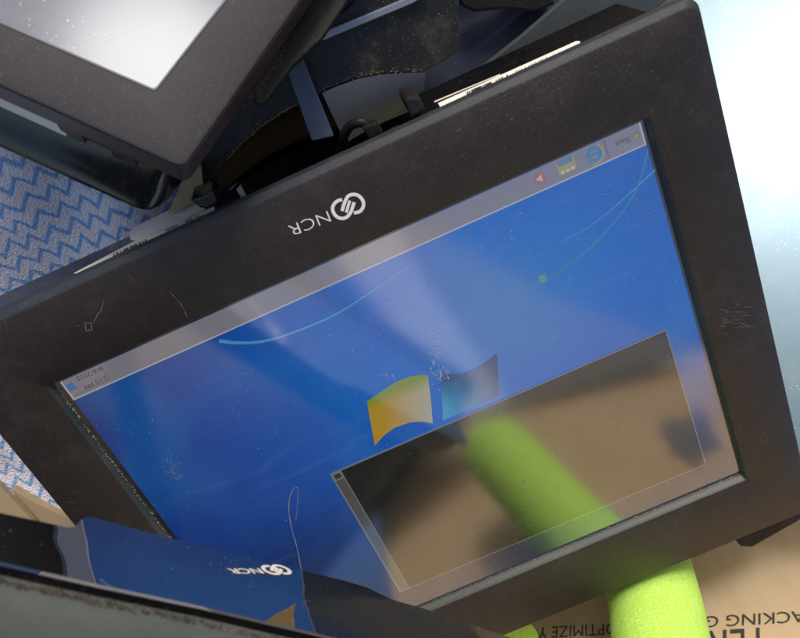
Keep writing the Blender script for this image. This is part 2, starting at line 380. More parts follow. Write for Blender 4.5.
# display and what it shows
IX0, IX1, IY0, IY1 = -.1474, .1450, -.1133, .1078
def wall_fn(nt, co):
    mp = N(nt, 'ShaderNodeMapping'); mp.inputs['Location'].default_value = (.06, .065, 0); mp.inputs['Scale'].default_value = (1, 1.25, 1); nt.links.new(co, mp.inputs[0])
    ln = N(nt, 'ShaderNodeVectorMath', operation='LENGTH'); nt.links.new(mp.outputs[0], ln.inputs[0])
    r = nt.nodes.new('ShaderNodeValToRGB'); nt.links.new(math_(nt, 'DIVIDE', ln.outputs['Value'], .25), r.inputs[0])
    e = r.color_ramp.elements; e[0].position = 0; e[0].color = (.045, .27, .56, 1); e[1].position = 1; e[1].color = (.001, .022, .16, 1)  # wallpaper glow; pale centre also has the sky reflection put into its colour
    k = e.new(.35); k.color = (.001, .115, .52, 1); k = e.new(.65); k.color = (.001, .065, .36, 1)
    sx = N(nt, 'ShaderNodeSeparateXYZ'); nt.links.new(co, sx.inputs[0])
    m2 = N(nt, 'ShaderNodeMapping'); m2.inputs['Location'].default_value = (.005, .02, 0); nt.links.new(co, m2.inputs[0])
    l2 = N(nt, 'ShaderNodeVectorMath', operation='LENGTH'); nt.links.new(m2.outputs[0], l2.inputs[0])
    gl = math_(nt, 'POWER', lin(nt, l2.outputs['Value'], .075, .0), 2.0)
    base = mixc(nt, math_(nt, 'MULTIPLY', gl, .35), r.outputs[0], (.03, .34, .72))
    wv = N(nt, 'ShaderNodeTexNoise', Scale=7.0, Detail=1.0, Distortion=1.2); nt.links.new(co, wv.inputs['Vector'])
    base = mixc(nt, math_(nt, 'MULTIPLY', ramp(nt, wv.outputs['Fac'], .5, .62), .16), base, (.02, .26, .62))
    return mixc(nt, lin(nt, sx.outputs[1], .0, .08), base, (.004, .014, .05))
WALLP = lcd('lcd_wallpaper', None, fn=wall_fn)
GLASSB = lcd('glass_border', (.012, .012, .012))
disp = obj('display', [(ox0-.004, oy0-.004, -.0008), (ox1+.004, oy0-.004, -.0008), (ox1+.004, oy1+.004, -.0008), (ox0-.004, oy1+.004, -.0008),
      (ox0-.004, oy0-.004, -.006), (ox1+.004, oy0-.004, -.006), (ox1+.004, oy1+.004, -.006), (ox0-.004, oy1+.004, -.006)],
      [[0, 1, 2, 3], [4, 5, 6, 7], [0, 1, 5, 4], [1, 2, 6, 5], [2, 3, 7, 6], [3, 0, 4, 7]], GLASSB, T)
LV = [-.0008]
def flat(name, pts, m, z, parent=None):
    return obj(name, [V(p[0], p[1], z) for p in pts], [list(range(len(pts)))], m, parent or disp)
def rect(name, x0, x1, y0, y1, m, z, parent=None): return flat(name, [(x0, y0), (x1, y0), (x1, y1), (x0, y1)], m, z, parent)
z1, z2, z3, z4 = -.0006, -.0004, -.0002, -.00005
rect('wallpaper', IX0, IX1, IY0, IY1, WALLP, z1)
def sp(u, v, z=0): p = at(u, v, zpl(z)); return p
# light streaks of the wallpaper
STRK = lcd('lcd_streak', (.07, .29, .50)); STRG = lcd('lcd_streak_green', (.025, .19, .40))
a = [sp(u, v, z2) for u, v in ((219, 341), (238, 343), (265, 341), (300, 330), (340, 312), (385, 282), (420, 256))]
vs, fs = ribbon('', spline(a, 6), lambda t: .0016*(1-t)**.9+.0002, Z, None); obj('wallpaper_streak', vs, fs, STRK, disp)
a = [sp(u, v, z2) for u, v in ((648, 150), (636, 190), (612, 225), (578, 258), (543, 279), (500, 292))]
vs, fs = ribbon('', spline(a, 6), lambda t: .0008+.0008*t, Z, None); obj('wallpaper_streak', vs, fs, STRG, disp)
a = [sp(u, v, z2) for u, v in ((655, 170), (630, 193), (596, 222), (560, 243))]
vs, fs = ribbon('', spline(a, 6), lambda t: .0005*(1-t)+.0002, Z, None); obj('wallpaper_streak', vs, fs, STRK, disp)
# four-pane window emblem (two panes clear of the open window)
def gold(nt, co):
    mp = N(nt, 'ShaderNodeSeparateXYZ'); nt.links.new(co, mp.inputs[0])
    g = mixc(nt, lin(nt, math_(nt, 'SUBTRACT', mp.outputs[0], math_(nt, 'MULTIPLY', mp.outputs[1], .5)), .0, .028), (.40, .38, .30), (.46, .27, .008))
    return mixc(nt, lin(nt, mp.outputs[1], -.029, -.036), g, (.22, .27, .01))
def teal(nt, co):
    mp = N(nt, 'ShaderNodeSeparateXYZ'); nt.links.new(co, mp.inputs[0])
    g = mixc(nt, lin(nt, mp.outputs[0], -.044, -.012), (.02, .04, .16), (.04, .31, .60))
    return mixc(nt, lin(nt, mp.outputs[1], -.034, -.016), (.02, .04, .18), g)
gp = [sp(u, v) for u, v in ((367, 402), (380, 393), (395, 383), (410, 377), (425, 375), (428, 376))]+[sp(u, v) for u, v in ((431, 400), (433, 424))]+[sp(u, v) for u, v in ((423, 422), (410, 423), (395, 428), (384, 436), (375, 446), (371, 425))]
flat('yellow_pane', gp, lcd('lcd_gold', None, fn=gold), z2)
bp_ = [sp(u, v) for u, v in ((441, 374), (455, 375), (470, 372), (483, 365), (497, 354), (499, 383), (499, 396), (470, 409), (443, 421))]
flat('blue_pane', bp_, lcd('lcd_teal', None, fn=teal), z2)
# taskbar
TASK = lcd('lcd_taskbar', (.21, .20, .24)); EDGE = lcd('lcd_edge', (.42, .42, .50)); TDARK = lcd('lcd_tray_line', (.10, .095, .11)); TXT = lcd('lcd_text', (.03, .03, .04))
TE = -.1027
tbar = rect('taskbar', IX0, IX1, IY0, TE, TASK, z2)
rect('taskbar_edge', IX0, IX1, TE, TE+.0007, EDGE, z2, tbar)
rect('tray_divider', .1240, .1243, IY0+.0006, TE-.0014, TDARK, z3, tbar); rect('tray_divider', .1243, .1435, TE-.0017, TE-.0014, TDARK, z3, tbar)
rect('start_divider', -.1296, -.1292, IY0+.0005, TE-.0008, TDARK, z3, tbar)
rect('show_desktop_edge', IX1-.0009, IX1-.0002, IY0, TE, EDGE, z3, tbar); rect('start_edge', IX0+.0002, IX0+.0009, IY0, TE, EDGE, z3, tbar)
def ptext(nm, t, p, q, h): text(nm, t, sp(*p, z3), sp(*q, z3), sp(*h, z3), TXT, tbar)
ptext('clock_time', '2:15 PM', (106, 375.2), (84, 385.8), (107.8, 379.2)); ptext('clock_date', '6/6/2025', (101.4, 366.7), (75.8, 377.6), (103.2, 370.6))
ptext('start_word', 'Start', (629.3, 137), (614.5, 141.8), (631.2, 141.8))
c_ = sp(71, 387); rect('tray_icon', c_.x-.0020, c_.x+.0020, c_.y-.0020, c_.y+.0020, lcd('lcd_tray', (.05, .14, .42)), z3, tbar)
def disc(cx, cy, r, k=20, ry=None): return [(cx+r*math.cos(6.2832*i/k), cy+(ry or r)*math.sin(6.2832*i/k)) for i in range(k)]
c_ = sp(637, 135); flat('start_orb', disc(c_.x, c_.y, .0019), lcd('lcd_orb', (.20, .18, .12)), z3, tbar)
flat('start_orb_glint', disc(c_.x+.0003, c_.y+.0004, .0009), lcd('lcd_orb_gold', (.34, .26, .06)), z4, tbar)
def arc(cx, cy, r, a0, a1, wd, z, k=24):
    pts = [V(cx+r*math.cos(math.radians(a0+(a1-a0)*i/k)), cy+r*math.sin(math.radians(a0+(a1-a0)*i/k)), z) for i in range(k+1)]
    return ribbon('', pts, wd, Z, None)
EB = lcd('lcd_icon_blue', (.04, .20, .42)); EY = lcd('lcd_icon_gold', (.38, .29, .09))
c_ = sp(594, 154.5); ex, ey = c_.x, c_.y
vs, fs = join([arc(ex, ey, .0030, -10, -330, .0016, z3), ribbon('', [V(ex-.0030, ey, z3), V(ex+.0037, ey, z3)], .0012, Z, None)])
eic = obj('browser_icon', vs, fs, EB, tbar)
vs, fs = arc(ex, ey, .0045, 70, 235, .0007, z4); obj('browser_icon_ring', vs, fs, EY, tbar)
c_ = sp(566.5, 165.5); fx, fy = c_.x, c_.y
fol = rect('folder_icon', fx-.0042, fx+.0042, fy-.0022, fy+.0034, lcd('lcd_folder', (.36, .29, .11)), z3, tbar)
rect('folder_tab', fx-.0042, fx-.0006, fy-.0034, fy-.0020, lcd('lcd_folder_tab', (.26, .24, .13)), z3, tbar)
rect('folder_paper', fx-.0034, fx+.0034, fy-.0036, fy-.0008, lcd('lcd_folder_blue', (.10, .20, .34)), z4, tbar)
for k in (-1, 0, 1): flat('folder_clip', disc(fx+k*.0025, fy+.0024, .0009), lcd('lcd_paper', (.48, .46, .40)), z4, tbar)
c_ = sp(540, 178.5); mx_, my_ = c_.x, c_.y
rect('player_icon', mx_-.0038, mx_+.0038, my_-.0036, my_+.0036, lcd('lcd_player', (.16, .22, .33)), z3, tbar)
flat('player_disc', disc(mx_, my_, .0030), lcd('lcd_orange', (.40, .12, .07)), z4, tbar)
flat('player_arrow', [(mx_-.0010, my_-.0018), (mx_+.0021, my_), (mx_-.0010, my_+.0018)], EDGE, 0.00003, tbar)
fc = sp(543, 279); st_ = []
for i in range(16):
    rr_ = .0030 if i % 2 == 0 else .0016; st_.append((fc.x+rr_*math.cos(i*.3927), fc.y+rr_*math.sin(i*.3927)))
flat('wallpaper_flower', st_, lcd('lcd_flower', (.12, .32, .22)), z2)
# open dark window
WX0, WX1, WY0, WY1 = -.1320, .0563, -.0046, .0905
win = rect('open_window', WX0, WX1, WY0, WY1, lcd('lcd_window_border', (.17, .18, .18)), z3)
rect('window_body', WX0+.0006, WX1-.0062, WY0+.0007, WY1-.0006, lcd('lcd_black', (.003, .0035, .003)), z4, win)
rect('scroll_bar', WX1-.0057, WX1-.0009, WY0+.0055, WY1-.001, lcd('lcd_scroll', (.075, .078, .075)), z4, win)
rect('scroll_button', WX1-.0050, WX1-.0014, WY0+.0015, WY0+.0046, lcd('lcd_scroll_button', (.03, .03, .03)), z4, win)
# scratches and cracks in the film
def dashes(name, lst, m, parent, z, nrm=Z):
    parts = []
    for (p, q, wd) in lst:
        p = Vector(p); q = Vector(q); mid = (p+q)/2+(q-p).length*.08*random.uniform(-1, 1)*nrm.cross((q-p).normalized())
        parts.append(ribbon('', [p, mid, q], lambda t, wd=wd: wd*(1-abs(2*t-1)*.7), nrm, None))
    vs, fs = join(parts); return obj(name, vs, fs, m, parent)
zs = .0001
L = []
def sps(u, v): return sp(u, v, zs)
for cu, cv, su, sv, k in ((436, 352, 5, 26, 90), (443, 372, 9, 9, 60), (430, 330, 8, 5, 14), (445, 336, 10, 3, 12), (386, 374, 5, 4, 12)):
    for i in range(k):
        u = random.gauss(cu, su*.6); v = random.gauss(cv, sv*.6); a_ = random.gauss(1.3, .7); l = random.choice((.6, 1, 1.5, 2.5, 5))*random.uniform(.6, 1.4)
        L.append((sps(u, v), sps(u+l*math.cos(a_), v+l*math.sin(a_)), random.uniform(.00006, .0003)))
dashes('crack_marks', L, SCRL, disp, zs)
L = []
c1 = [(302, 574), (297, 548), (292, 530), (289, 512), (290, 496), (296, 487), (298, 494), (296, 520)]
s_ = spline([sps(u, v) for u, v in c1], 6)
vs, fs = ribbon('', s_, lambda t: .0005*(.5+.5*abs(math.sin(t*23)))*(1 if t < .8 else .5), Z, None); obj('long_scratch', vs, fs, SCR, disp)
L = []
for i in range(150):
    u = random.uniform(90, 730); v = random.uniform(150, 600); p = sps(u, v)
    if not (ox0+.004 < p.x < ox1-.004 and oy0+.003 < p.y < oy1-.004): continue
    a_ = random.gauss(2.6, .9); l = random.uniform(.0008, .004)
    L.append((p, p+V(math.cos(a_), math.sin(a_), 0)*l, random.uniform(.00008, .00022)))
for i in range(26):
    u = random.gauss(620, 35); v = random.gauss(210, 30); p = sps(u, v); a_ = random.gauss(2.4, .25); l = random.uniform(.003, .02)
    q = p+V(math.cos(a_), math.sin(a_), 0)*l
    if ox0+.004 < min(p.x, q.x) and oy0+.02 < p.y: L.append((p, q, .00012))
dashes('fine_scratches', L, SCR, disp, zs)
L = []
for cu, cv, su, sv, k in ((172, 466, 9, 11, 60), (178, 475, 6, 4, 20)):
    for i in range(k):
        u = random.gauss(cu, su*.6); v = random.gauss(cv, sv*.6); a_ = random.uniform(0, 6.28); l = random.uniform(.5, 2)
        L.append((sps(u, v), sps(u+l*math.cos(a_), v+l*math.sin(a_)), random.uniform(.0002, .0005)))
dashes('smudge', L, SCR, disp, zs)

# printed logo: two linked hooks and the letters
def logo(parent, f, m, name='logo', k=1.0, bold=-.012):       # f maps logo plane coordinates (traced from the photo, 6.15 per pixel) to 3D; returns one mesh
    def st(pts, wd):
        P = spline([V(a, b, 0) for a, b in pts], 5); vs, fs = ribbon('', P, wd, Z, None); return [f(v.x, v.y) for v in vs], fs
    ring1 = [(444, 252), (452, 222), (464, 188), (482, 160), (508, 150), (538, 154), (564, 176), (576, 204), (570, 234), (550, 256), (516, 264)]
    ring2 = [(444, 182), (416, 190), (394, 210), (385, 236), (394, 268), (416, 290), (446, 298), (474, 288), (496, 262), (508, 230), (518, 198)]
    parts = [st(ring1, 21*k), st(ring2, 21*k), st([(470, 262), (480, 226), (491, 188)], 17*k)]
    vs, fs = textmesh('NCR', bold)
    # letters: upside down, reading from (372,268) to (128,356), capital height ~72
    A = V(381, 306, 0); X = V(128-372, 356-262, 0); Y = V(-24, -62, 0)*-1
    A = V(352, 250, 0); Y = V(26, 66, 0)
    parts.append(([f(A.x+X.x*v.x+Y.x*v.y, A.y+X.y*v.x+Y.y*v.y) for v in vs], fs))
    vs, fs = join(parts); return obj(name, vs, fs, m, parent)
logo(T, lambda a, b: at(270+a/6.154, 170+b/6.154, zpl(.0043)), WHITE)
# bezel wear
L = []
def bz(u, v): return at(u, v, zpl(.0043))
for i in range(300):
    x = random.uniform(BX0+.004, BX1-.004); y = random.uniform(BY0+.004, BY1-.004)
    if ox0-.003 < x < ox1+.003 and oy0-.003 < y < oy1+.003: continue
    if random.random() < .45 and x > -.08: continue
    a_ = random.uniform(0, 3.14); l = random.choice((.0006, .001, .0016, .003))*random.uniform(.6, 1.3)
    L.append((V(x, y, .0043), V(x+l*math.cos(a_), y+l*math.sin(a_), .0043), random.uniform(.00006, .00018)))
for i in range(34):
    a_ = random.uniform(-.2, .35); r0 = random.uniform(2, 30); l = random.uniform(3, 14); v0 = random.gauss(316, 7)
    L.append((bz(715+r0, v0), bz(715+r0+l, v0+l*a_+1), random.uniform(.00005, .00016)))
for i in range(150):
    u = random.gauss(500, 75); v = random.gauss(116, 17)-(u-490)*.42; l = random.uniform(.6, 5)
    L.append((bz(u, v), bz(u+l, v-l*random.uniform(.1, .9)), random.uniform(.00006, .00016)))
for p, q in (((170, 292), (177, 300)), ((177, 300), (184, 310)), ((184, 310), (187, 318)), ((96, 318), (104, 300)), ((98, 312), (92, 324))):
    L.append((bz(*p), bz(*q), .00022))
dashes('bezel_scratches', L, SCR, T, .0043)
vs, fs = join([ribbon('', [bz(*p), bz(*q)], .00022, Z, None) for p, q in (((85, 323), (91, 323)), ((91, 323), (92, 330)), ((92, 330), (86, 331)), ((86, 331), (85, 323)))])
obj('recycling_mark', vs, fs, SCR, T)
# rear housing and the lower side with its labels
boxslab('rear_housing', -.172, .178, -.140, .146, -.060, -.0042, DARK, T, .003)
boxslab('lower_ledge', .034, .176, -.1535, -.138, -.036, -.0043, GLOSSB, T, .0012)
boxslab('lower_ledge', -.168, -.058, -.1535, -.138, -.052, -.0043, BLKG, T, .0012)
SY = V(0, -.1538, 0), V(0, 1, 0)
def lay(name, pts, m, d=0.): return prism(name, px(pts, (V(0, -.1538-d, 0), V(0, 1, 0))), V(0, .0002, 0), m, T)
lb = lay('cream_label', [(74, 273), (78, 276), (214, 212), (214, 206.5), (140, 238)], CREAM, .0004)
lb2 = lay('white_label', [(128, 233), (131, 240), (137, 240), (205, 209), (192, 199), (136, 226)], LABEL)
lb3 = lay('white_label', [(438, 103), (441, 108), (446, 108), (580, 46), (580, 41), (576, 41)], LABEL)
lay('seam_line', [(434, 101), (434.5, 102), (500, 74.6), (500, 73.8)], CREAM)
def ticks(pts, n, m, parent, h):
    parts = []; pl = (V(0, -.1545, 0), V(0, 1, 0))
    (u0, v0), (u1, v1) = pts
    for i in range(n):
        if random.random() < .25: continue
        t = i/n; u = u0+(u1-u0)*t; v = v0+(v1-v0)*t
        parts.append(ribbon('', [at(u, v, pl), at(u+h*.35, v+h, pl)], .0005*random.uniform(.5, 1.3), V(0, -1, 0), None))
    vs, fs = join(parts); return obj('label_print', vs, fs, m, parent)
ticks([(112, 254.5), (148, 238)], 26, INK, lb, 2.2); ticks([(166, 229), (200, 214)], 16, INK, lb, 2)
ticks([(466, 92), (492, 81)], 24, INK, lb3, 2.6); ticks([(496, 79.5), (508, 74)], 10, INK, lb3, 2.4); ticks([(516, 70.5), (562, 50)], 26, SCR, lb3, 1.6)
prism('port_cover', px([(190, 200), (203, 196), (213, 190), (218, 203), (208, 209), (200, 208)], zpl(-.006)), V(0, 0, -.02), GLOSSB, T, .001)
prism('hinge_block', px([(404, 100), (409, 96), (421, 98), (425, 110), (412, 118)], zpl(-.006)), V(0, 0, -.02), DARK, T, .0012)
prism('rear_foot', px([(690, 560), (736, 541), (741, 547), (752, 548), (812, 514), (812, 470), (700, 500)], zpl(-.018)), V(0, 0, -.03), DARK, T, .0015)

# ---------------------------------------------------------------- customer display overhanging the left
DN = V(.7683, .5451, .3356).normalized(); DPt = DN*.06146; DPL = (DPt, DN)
up_e = [(-60, 498), (0, 513), (68, 527.5), (75, 527), (80, 521), (86, 517), (92, 517), (150, 533), (200, 546), (260, 560.5), (310, 572.5), (345, 581), (368, 588), (382, 595), (396, 601), (420, 607.5), (470, 624), (525, 643), (545, 652)]
lo_e = [(540, 690), (430, 661), (310, 632), (200, 606), (100, 585), (0, 562), (-60, 549)]
D = thing('customer_display', at(200, 570, DPL)+DN*.02, 'glossy black display bar with white logo and grey back, mirroring the lit screen', 'customer display')
def mirror_black():
    m, nt, b = mat('mirror_black_glass'); b.inputs['Base Color'].default_value = (.004, .004, .004, 1); b.inputs['Roughness'].default_value = .015
    b.inputs['IOR'].default_value = 4.0
    tc = N(nt, 'ShaderNodeTexCoord'); co = tc.outputs['Object']
    s = math_(nt, 'MAXIMUM', specks(nt, co, 260, .02, .07, .98), specks(nt, co, 700, .06, .15, 1.02))
    nt.links.new(mixc(nt, s, (.004, .004, .004), (.6, .62, .6)), b.inputs['Base Color']); nt.links.new(math_(nt, 'ADD', math_(nt, 'MULTIPLY', s, .7), .015), b.inputs['Roughness'])
    wv = N(nt, 'ShaderNodeTexNoise', Scale=26.0, Detail=1.0); nt.links.new(co, wv.inputs['Vector'])
    bp = N(nt, 'ShaderNodeBump', Strength=.04, Distance=.01); nt.links.new(wv.outputs['Fac'], bp.inputs['Height']); nt.links.new(bp.outputs[0], b.inputs['Normal'])
    return m
MIRR = mirror_black()
face = px(up_e+lo_e, DPL)
prism('front_glass', face, DN*.0010, MIRR, D)
prism('front_frame', [p+DN*.0012+(sum(face, V(0, 0, 0))/len(face)-p)*.004 for p in face], DN*.0022, BLKG, D)
E2 = V(-.2737, -.1942, .942)
low = px(lo_e, DPL)
g0 = [p+DN*.0036 for p in low]
def lift(a, b): return [p+E2*a+DN*b for p in low]
grime = [lift(.0005, .0037), lift(.0012, .0046), lift(.0012, .0072), lift(.0005, .0085)]
hl = [lift(-.004, .0036), lift(.0000, .0040), lift(.0008, .0060), lift(.0020, .0085), lift(.0034, .0115), lift(.0042, .018), lift(.0040, .030), lift(.0018, .042), lift(-.006, .050), lift(-.03, .052)]
skin('rear_shell', hl, HOUS, D, closed=False)
# back of the shell, set under the front's far edge
inner = px([(u, v+3) for u, v in up_e], DPL)
skin('lower_shell', [[p+DN*.0036 for p in inner], [p+DN*.03+E2*.006 for p in inner], [p+DN*.05+E2*.02 for p in inner]], HOUS, D, closed=False)
# grime caught in the seam
parts = []
for i in range(520):
    k = random.choice((1, 2, 3, 3, 4, 4, 5, 5)); t = random.random(); p = low[k]*(1-t)+low[min(k+1, len(low)-1)]*t
    p = p+DN*random.gauss(.0046, .0006)+E2*(.0009+random.uniform(0, .0003)); r = random.uniform(.00015, .00045)
    q = [p+DN*r+E2*random.uniform(.0, .0006), p+V(.58, -.8, 0)*r*1.6, p-DN*r+E2*random.uniform(0, .0006), p-V(.58, -.8, 0)*r*1.6]
    parts.append((q, [[0, 1, 2, 3]]))
vs, fs = join(parts)
seam = obj('seam_grime', vs, fs, GRIME, D)
logo(D, lambda a, b: at(226+(a-128)*.143+(b-225)*0.03, 561.4+(a-128)*.0242+(b-225)*.066, (DPt-DN*.0003, DN)), WHITE, k=1.35, bold=.018)
# pole carrying it from the box floor
pp = at(60, 560, DPL)+DN*.05
PB = V(.27, .17, -.2985)
tube('pole', spline([pp+E2*-.02, pp+V(.05, .05, .01), V(.22, .13, .06), V(.26, .165, -.05), PB+V(0, 0, .01)], 6), .011, DARK, D)
tube('pole_base', [PB, PB+V(0, 0, .012), PB+V(0, 0, .02)], lambda t: .06 if t < .6 else .03, DARK, D, 32)

# unseen dark panel, added so the lit screen mirrors something dark at left
q1, q2 = V(-.02, .155, .30), V(.064, .07, .40)
dd = (q2-q1).normalized(); d2 = V(.70, .10, -.51); d2 = (d2-dd*d2.dot(dd)).normalized()
c0 = q1-dd*.02; corners = [c0, c0+dd*.46, c0+dd*.46+d2*.62, c0+d2*.62]
mnn = dd.cross(d2).normalized()
if mnn.dot(V(-1, -1, -.5)) < 0: mnn = -mnn
LM = thing('dark_reflection_panel', (corners[3]+corners[2])/2, 'unseen dark panel added above the display bar to darken the reflection in the lit screen', 'monitor')
prism('reflection_panel_face', [c0+dd*.02+d2*.02, c0+dd*.44+d2*.02, c0+dd*.44+d2*.6, c0+dd*.02+d2*.6], mnn*.002, GLOSSB, LM)
prism('reflection_panel_back', corners, -mnn*.03, DARK, LM, .004)
mc = sum(corners, V(0, 0, 0))/4-mnn*.03+d2*.1
tube('stand_pole', [mc, V(mc.x+.02, mc.y+.03, mc.z-.05), V(mc.x+.02, mc.y+.03, -.29)], .015, DARK, LM)
bq = V(mc.x+.02, mc.y+.03, -.298)
tube('stand_base', [bq, bq+V(0, 0, .008), bq+V(0, 0, .014)], lambda t: .09 if t < .6 else .04, DARK, LM, 32)

# ---------------------------------------------------------------- upper left terminal
MN = (SD-ray(160, 74)).normalized(); MD = .318; MPL = (CP+ray(183, 168)*MD, MN)
M = thing('flat_terminal', MPL[0]-MN*.05, 'grey bezelled terminal tilted over the others in the corner, pale glare on its blank screen', 'touchscreen terminal')
A0 = at(183, 168, MPL); ua = (at(0, 85, MPL)-A0).normalized(); ub = (at(300, 0, MPL)-A0).normalized()
def mp_(a, b, z=0): return A0+ua*a+ub*b+MN*z
I0 = at(155, 90, MPL); ia = (at(0, 22, MPL)-I0).normalized(); ib = (at(225, 0, MPL)-I0).normalized()
AL, BL = .33, .30
def quadloop(p, da, db, la, lb, z, r=.004, k=6):
    c = [p, p+da*la, p+da*la+db*lb, p+db*lb]; out = []
    for i in range(4):
        q = c[i]; e1 = (c[i-1]-q).normalized(); e2 = (c[(i+1) % 4]-q).normalized()
        for j in range(k+1):
            t = j/k; a, b = q+e1*r, q+e2*r; out.append(a*(1-t)**2+q*2*t*(1-t)+b*t*t+MN*z)
    return out
def inset(d, z, r=.004): return quadloop(A0+(ua+ub)*d, ua, ub, AL-2*d, BL-2*d, z, r)
def inn(d, z): return quadloop(I0+(ia+ib)*d, ia, ib, AL-.062, BL-.062, z, .0015)
skin('bezel', [inset(0, -.0012), inset(.0003, -.0004), inset(.0014, 0), inn(-.0008, 0), inn(0, -.0008)], GUN, M)
skin('bezel_side', [inset(.0012, -.018), inset(.0001, -.0165), inset(-.0002, -.0016), inset(.0001, -.0012)], PLUM, M)
skin('screen_lip', [inn(0, -.0008), inn(.0010, -.0016)], SILV, M)
def pale_glass(name, c, rough, metal):
    m, nt, b = mat(name); tc = N(nt, 'ShaderNodeTexCoord'); co = tc.outputs['Object']
    s = math_(nt, 'MAXIMUM', specks(nt, co, 300, .04, .12, .95), specks(nt, co, 800, .1, .22, 1.0))
    n3 = N(nt, 'ShaderNodeTexNoise', Scale=25.0, Detail=7.0, Roughness=.75); nt.links.new(co, n3.inputs['Vector'])
    c2 = mixc(nt, math_(nt, 'MULTIPLY', ramp(nt, n3.outputs['Fac'], .5, .85), .15), c, (.4, .42, .42))
    nt.links.new(mixc(nt, s, c2, (.7, .7, .7)), b.inputs['Base Color'])
    b.inputs['Roughness'].default_value = rough; b.inputs['Metallic'].default_value = metal
    return m
sg = pale_glass('matt_screen', (.11, .125, .17), .15, 0); sg.node_tree.nodes['Principled BSDF'].inputs['Specular IOR Level'].default_value = .165
lp_ = inn(.0009, -.0016); obj('screen', lp_, [list(range(len(lp_)))], sg, M)
def rim(e, z, r_=.006): return quadloop(A0+ua*.013-ub*e, ua, ub, AL-.018, BL-.004+e, z, r_)
skin('rear_housing', [rim(-.004, -.017), rim(-.006, -.024), rim(-.004, -.034), rim(.004, -.044, .009), rim(.0085, -.050, .010), rim(.0092, -.0525, .010), rim(.008, -.0545, .010), rim(-.004, -.055, .010)], GLOSSB, M, cap1=True)
def mrow(name, a0, a1, z0, z1, m, out=.0006):
    return prism(name, [mp_(a0, -out, z0)+ub*.004, mp_(a1, -out, z0)+ub*.004, mp_(a1, -out, z1)+ub*.004, mp_(a0, -out, z1)+ub*.004], ub*.003, m, M)
prism('label', [mp_(.056, .0050, -.0250), mp_(.17, .0050, -.0250), mp_(.17, .0022, -.0350), mp_(.056, .0022, -.0350)], ub*.002, LABEL, M)
for a0 in (.026, .048): mrow('vent_rib', a0, a0+.010, -.020, -.036, PLUM, .0012)
# separate back shell standing off along the right side
RPL = (MPL[0]-MN*.02, MN)
prism('rear_cover', px([(252, 88), (262, 66), (330, -40), (372, -40), (346, 2), (322, 38), (292, 66), (266, 101), (256, 104)], RPL), -MN*.004, MATTB, M, .0008)
parts = []
for i in range(160):
    u = random.gauss(262, 10); v = 78-(u-262)*1.35+random.gauss(0, 4)
    p = at(u, v, (RPL[0]+MN*.0002, MN)); r = random.uniform(.0002, .0008)
    d1 = (ua*random.uniform(-1, 1)+ub*random.uniform(-1, 1)).normalized(); parts.append(([p+d1*r*2, p+MN.cross(d1)*r*.5, p-d1*r*2, p-MN.cross(d1)*r*.5], [[0, 1, 2, 3]]))
vs, fs = join(parts); obj('crumb_dirt', vs, fs, GRIME, M)

# ---------------------------------------------------------------- stand pieces between the terminals
SP = zpl(-.045)
st = thing('terminal_stand', at(330, 70, zpl(-.29)), 'black dusty curved terminal stand wedged between the upper terminals', 'stand')
arcp = [(196, 205), (205, 186), (225, 162), (243, 142), (262, 126), (281, 113), (300, 103), (318, 94), (335, 86), (357, 78), (380, 73.5), (400, 72), (422, 72)]
prism('top_plate', px(arcp+[(438, 64), (452, 55.5), (458, 49), (459, 40), (459, 8), (462, -40), (430, -60), (300, 46), (200, 60), (150, 120)], SP), V(0, 0, -.004), DUSTY, st, .0006)
ap = px(arcp, zpl(-.0495))
def outw(d, z): return [p+V(0, d, z) for p in ap]
lowp = [(185, 240), (200, 222), (217, 205), (234, 189), (252, 174), (271, 162), (290, 154), (307, 147.5), (324, 141.5), (345, 135), (368, 126), (390, 116), (412, 106)]
lw = px(lowp, zpl(-.095)); apx = px(arcp, zpl(-.0452))
skin('curved_wall', [apx, [p*.9+q*.1+V(0, 0, .002) for p, q in zip(apx, lw)], [(p+q)/2+V(0, 0, .007) for p, q in zip(apx, lw)], lw, [q+V(0, .002, -.1) for q in lw]], WALLD, st, closed=False)
prism('dark_gap_plate', px([(150, 260), (200, 190), (300, 120), (420, 90), (480, 120), (400, 200), (200, 280)], zpl(-.13)), V(0, 0, -.006), DARK, st, .001)  # black sheet added for the shade in the gap below the arc
gp1 = px([(322, 93), (335, 87), (357, 79), (380, 74.5), (400, 73), (426, 72.5)], zpl(-.044)); gp2 = px([(346, 143), (352, 139), (366, 131), (384, 122), (400, 115), (418, 108)], zpl(-.072))
mid = [(a+b)/2+V(0, 0, .004) for a, b in zip(gp1, gp2)]
skin('grey_cover', [gp1, [(a*2+b)/3+V(0, 0, .003) for a, b in zip(gp1, gp2)], [(a+b*2)/3+V(0, 0, .003) for a, b in zip(gp1, gp2)], gp2, [p+V(0, 0, -.04) for p in gp2]], GREY, st, closed=False)
b2 = px([(222, 202), (240, 180), (262, 164), (285, 154), (310, 145), (340, 138)], zpl(-.082))
skin('inner_rim', [b2, [p+V(0, .0015, .001) for p in b2], [p+V(0, .002, -.05) for p in b2]], GLOSSB, st, closed=False)
e1 = px([(292, 57), (298, 41), (340, 25), (385, 7), (420, -8), (428, -6), (412, 3.5), (360, 25), (300, 50)], zpl(-.041))
prism('edge_trim', e1, V(0, 0, -.003), SILV, st, .0005)
prism('spine_bar', px([(276, 40), (293, 33), (334, 136), (312, 141)], zpl(-.030)), V(0, 0, -.0035), BLUEG, st, .0006)
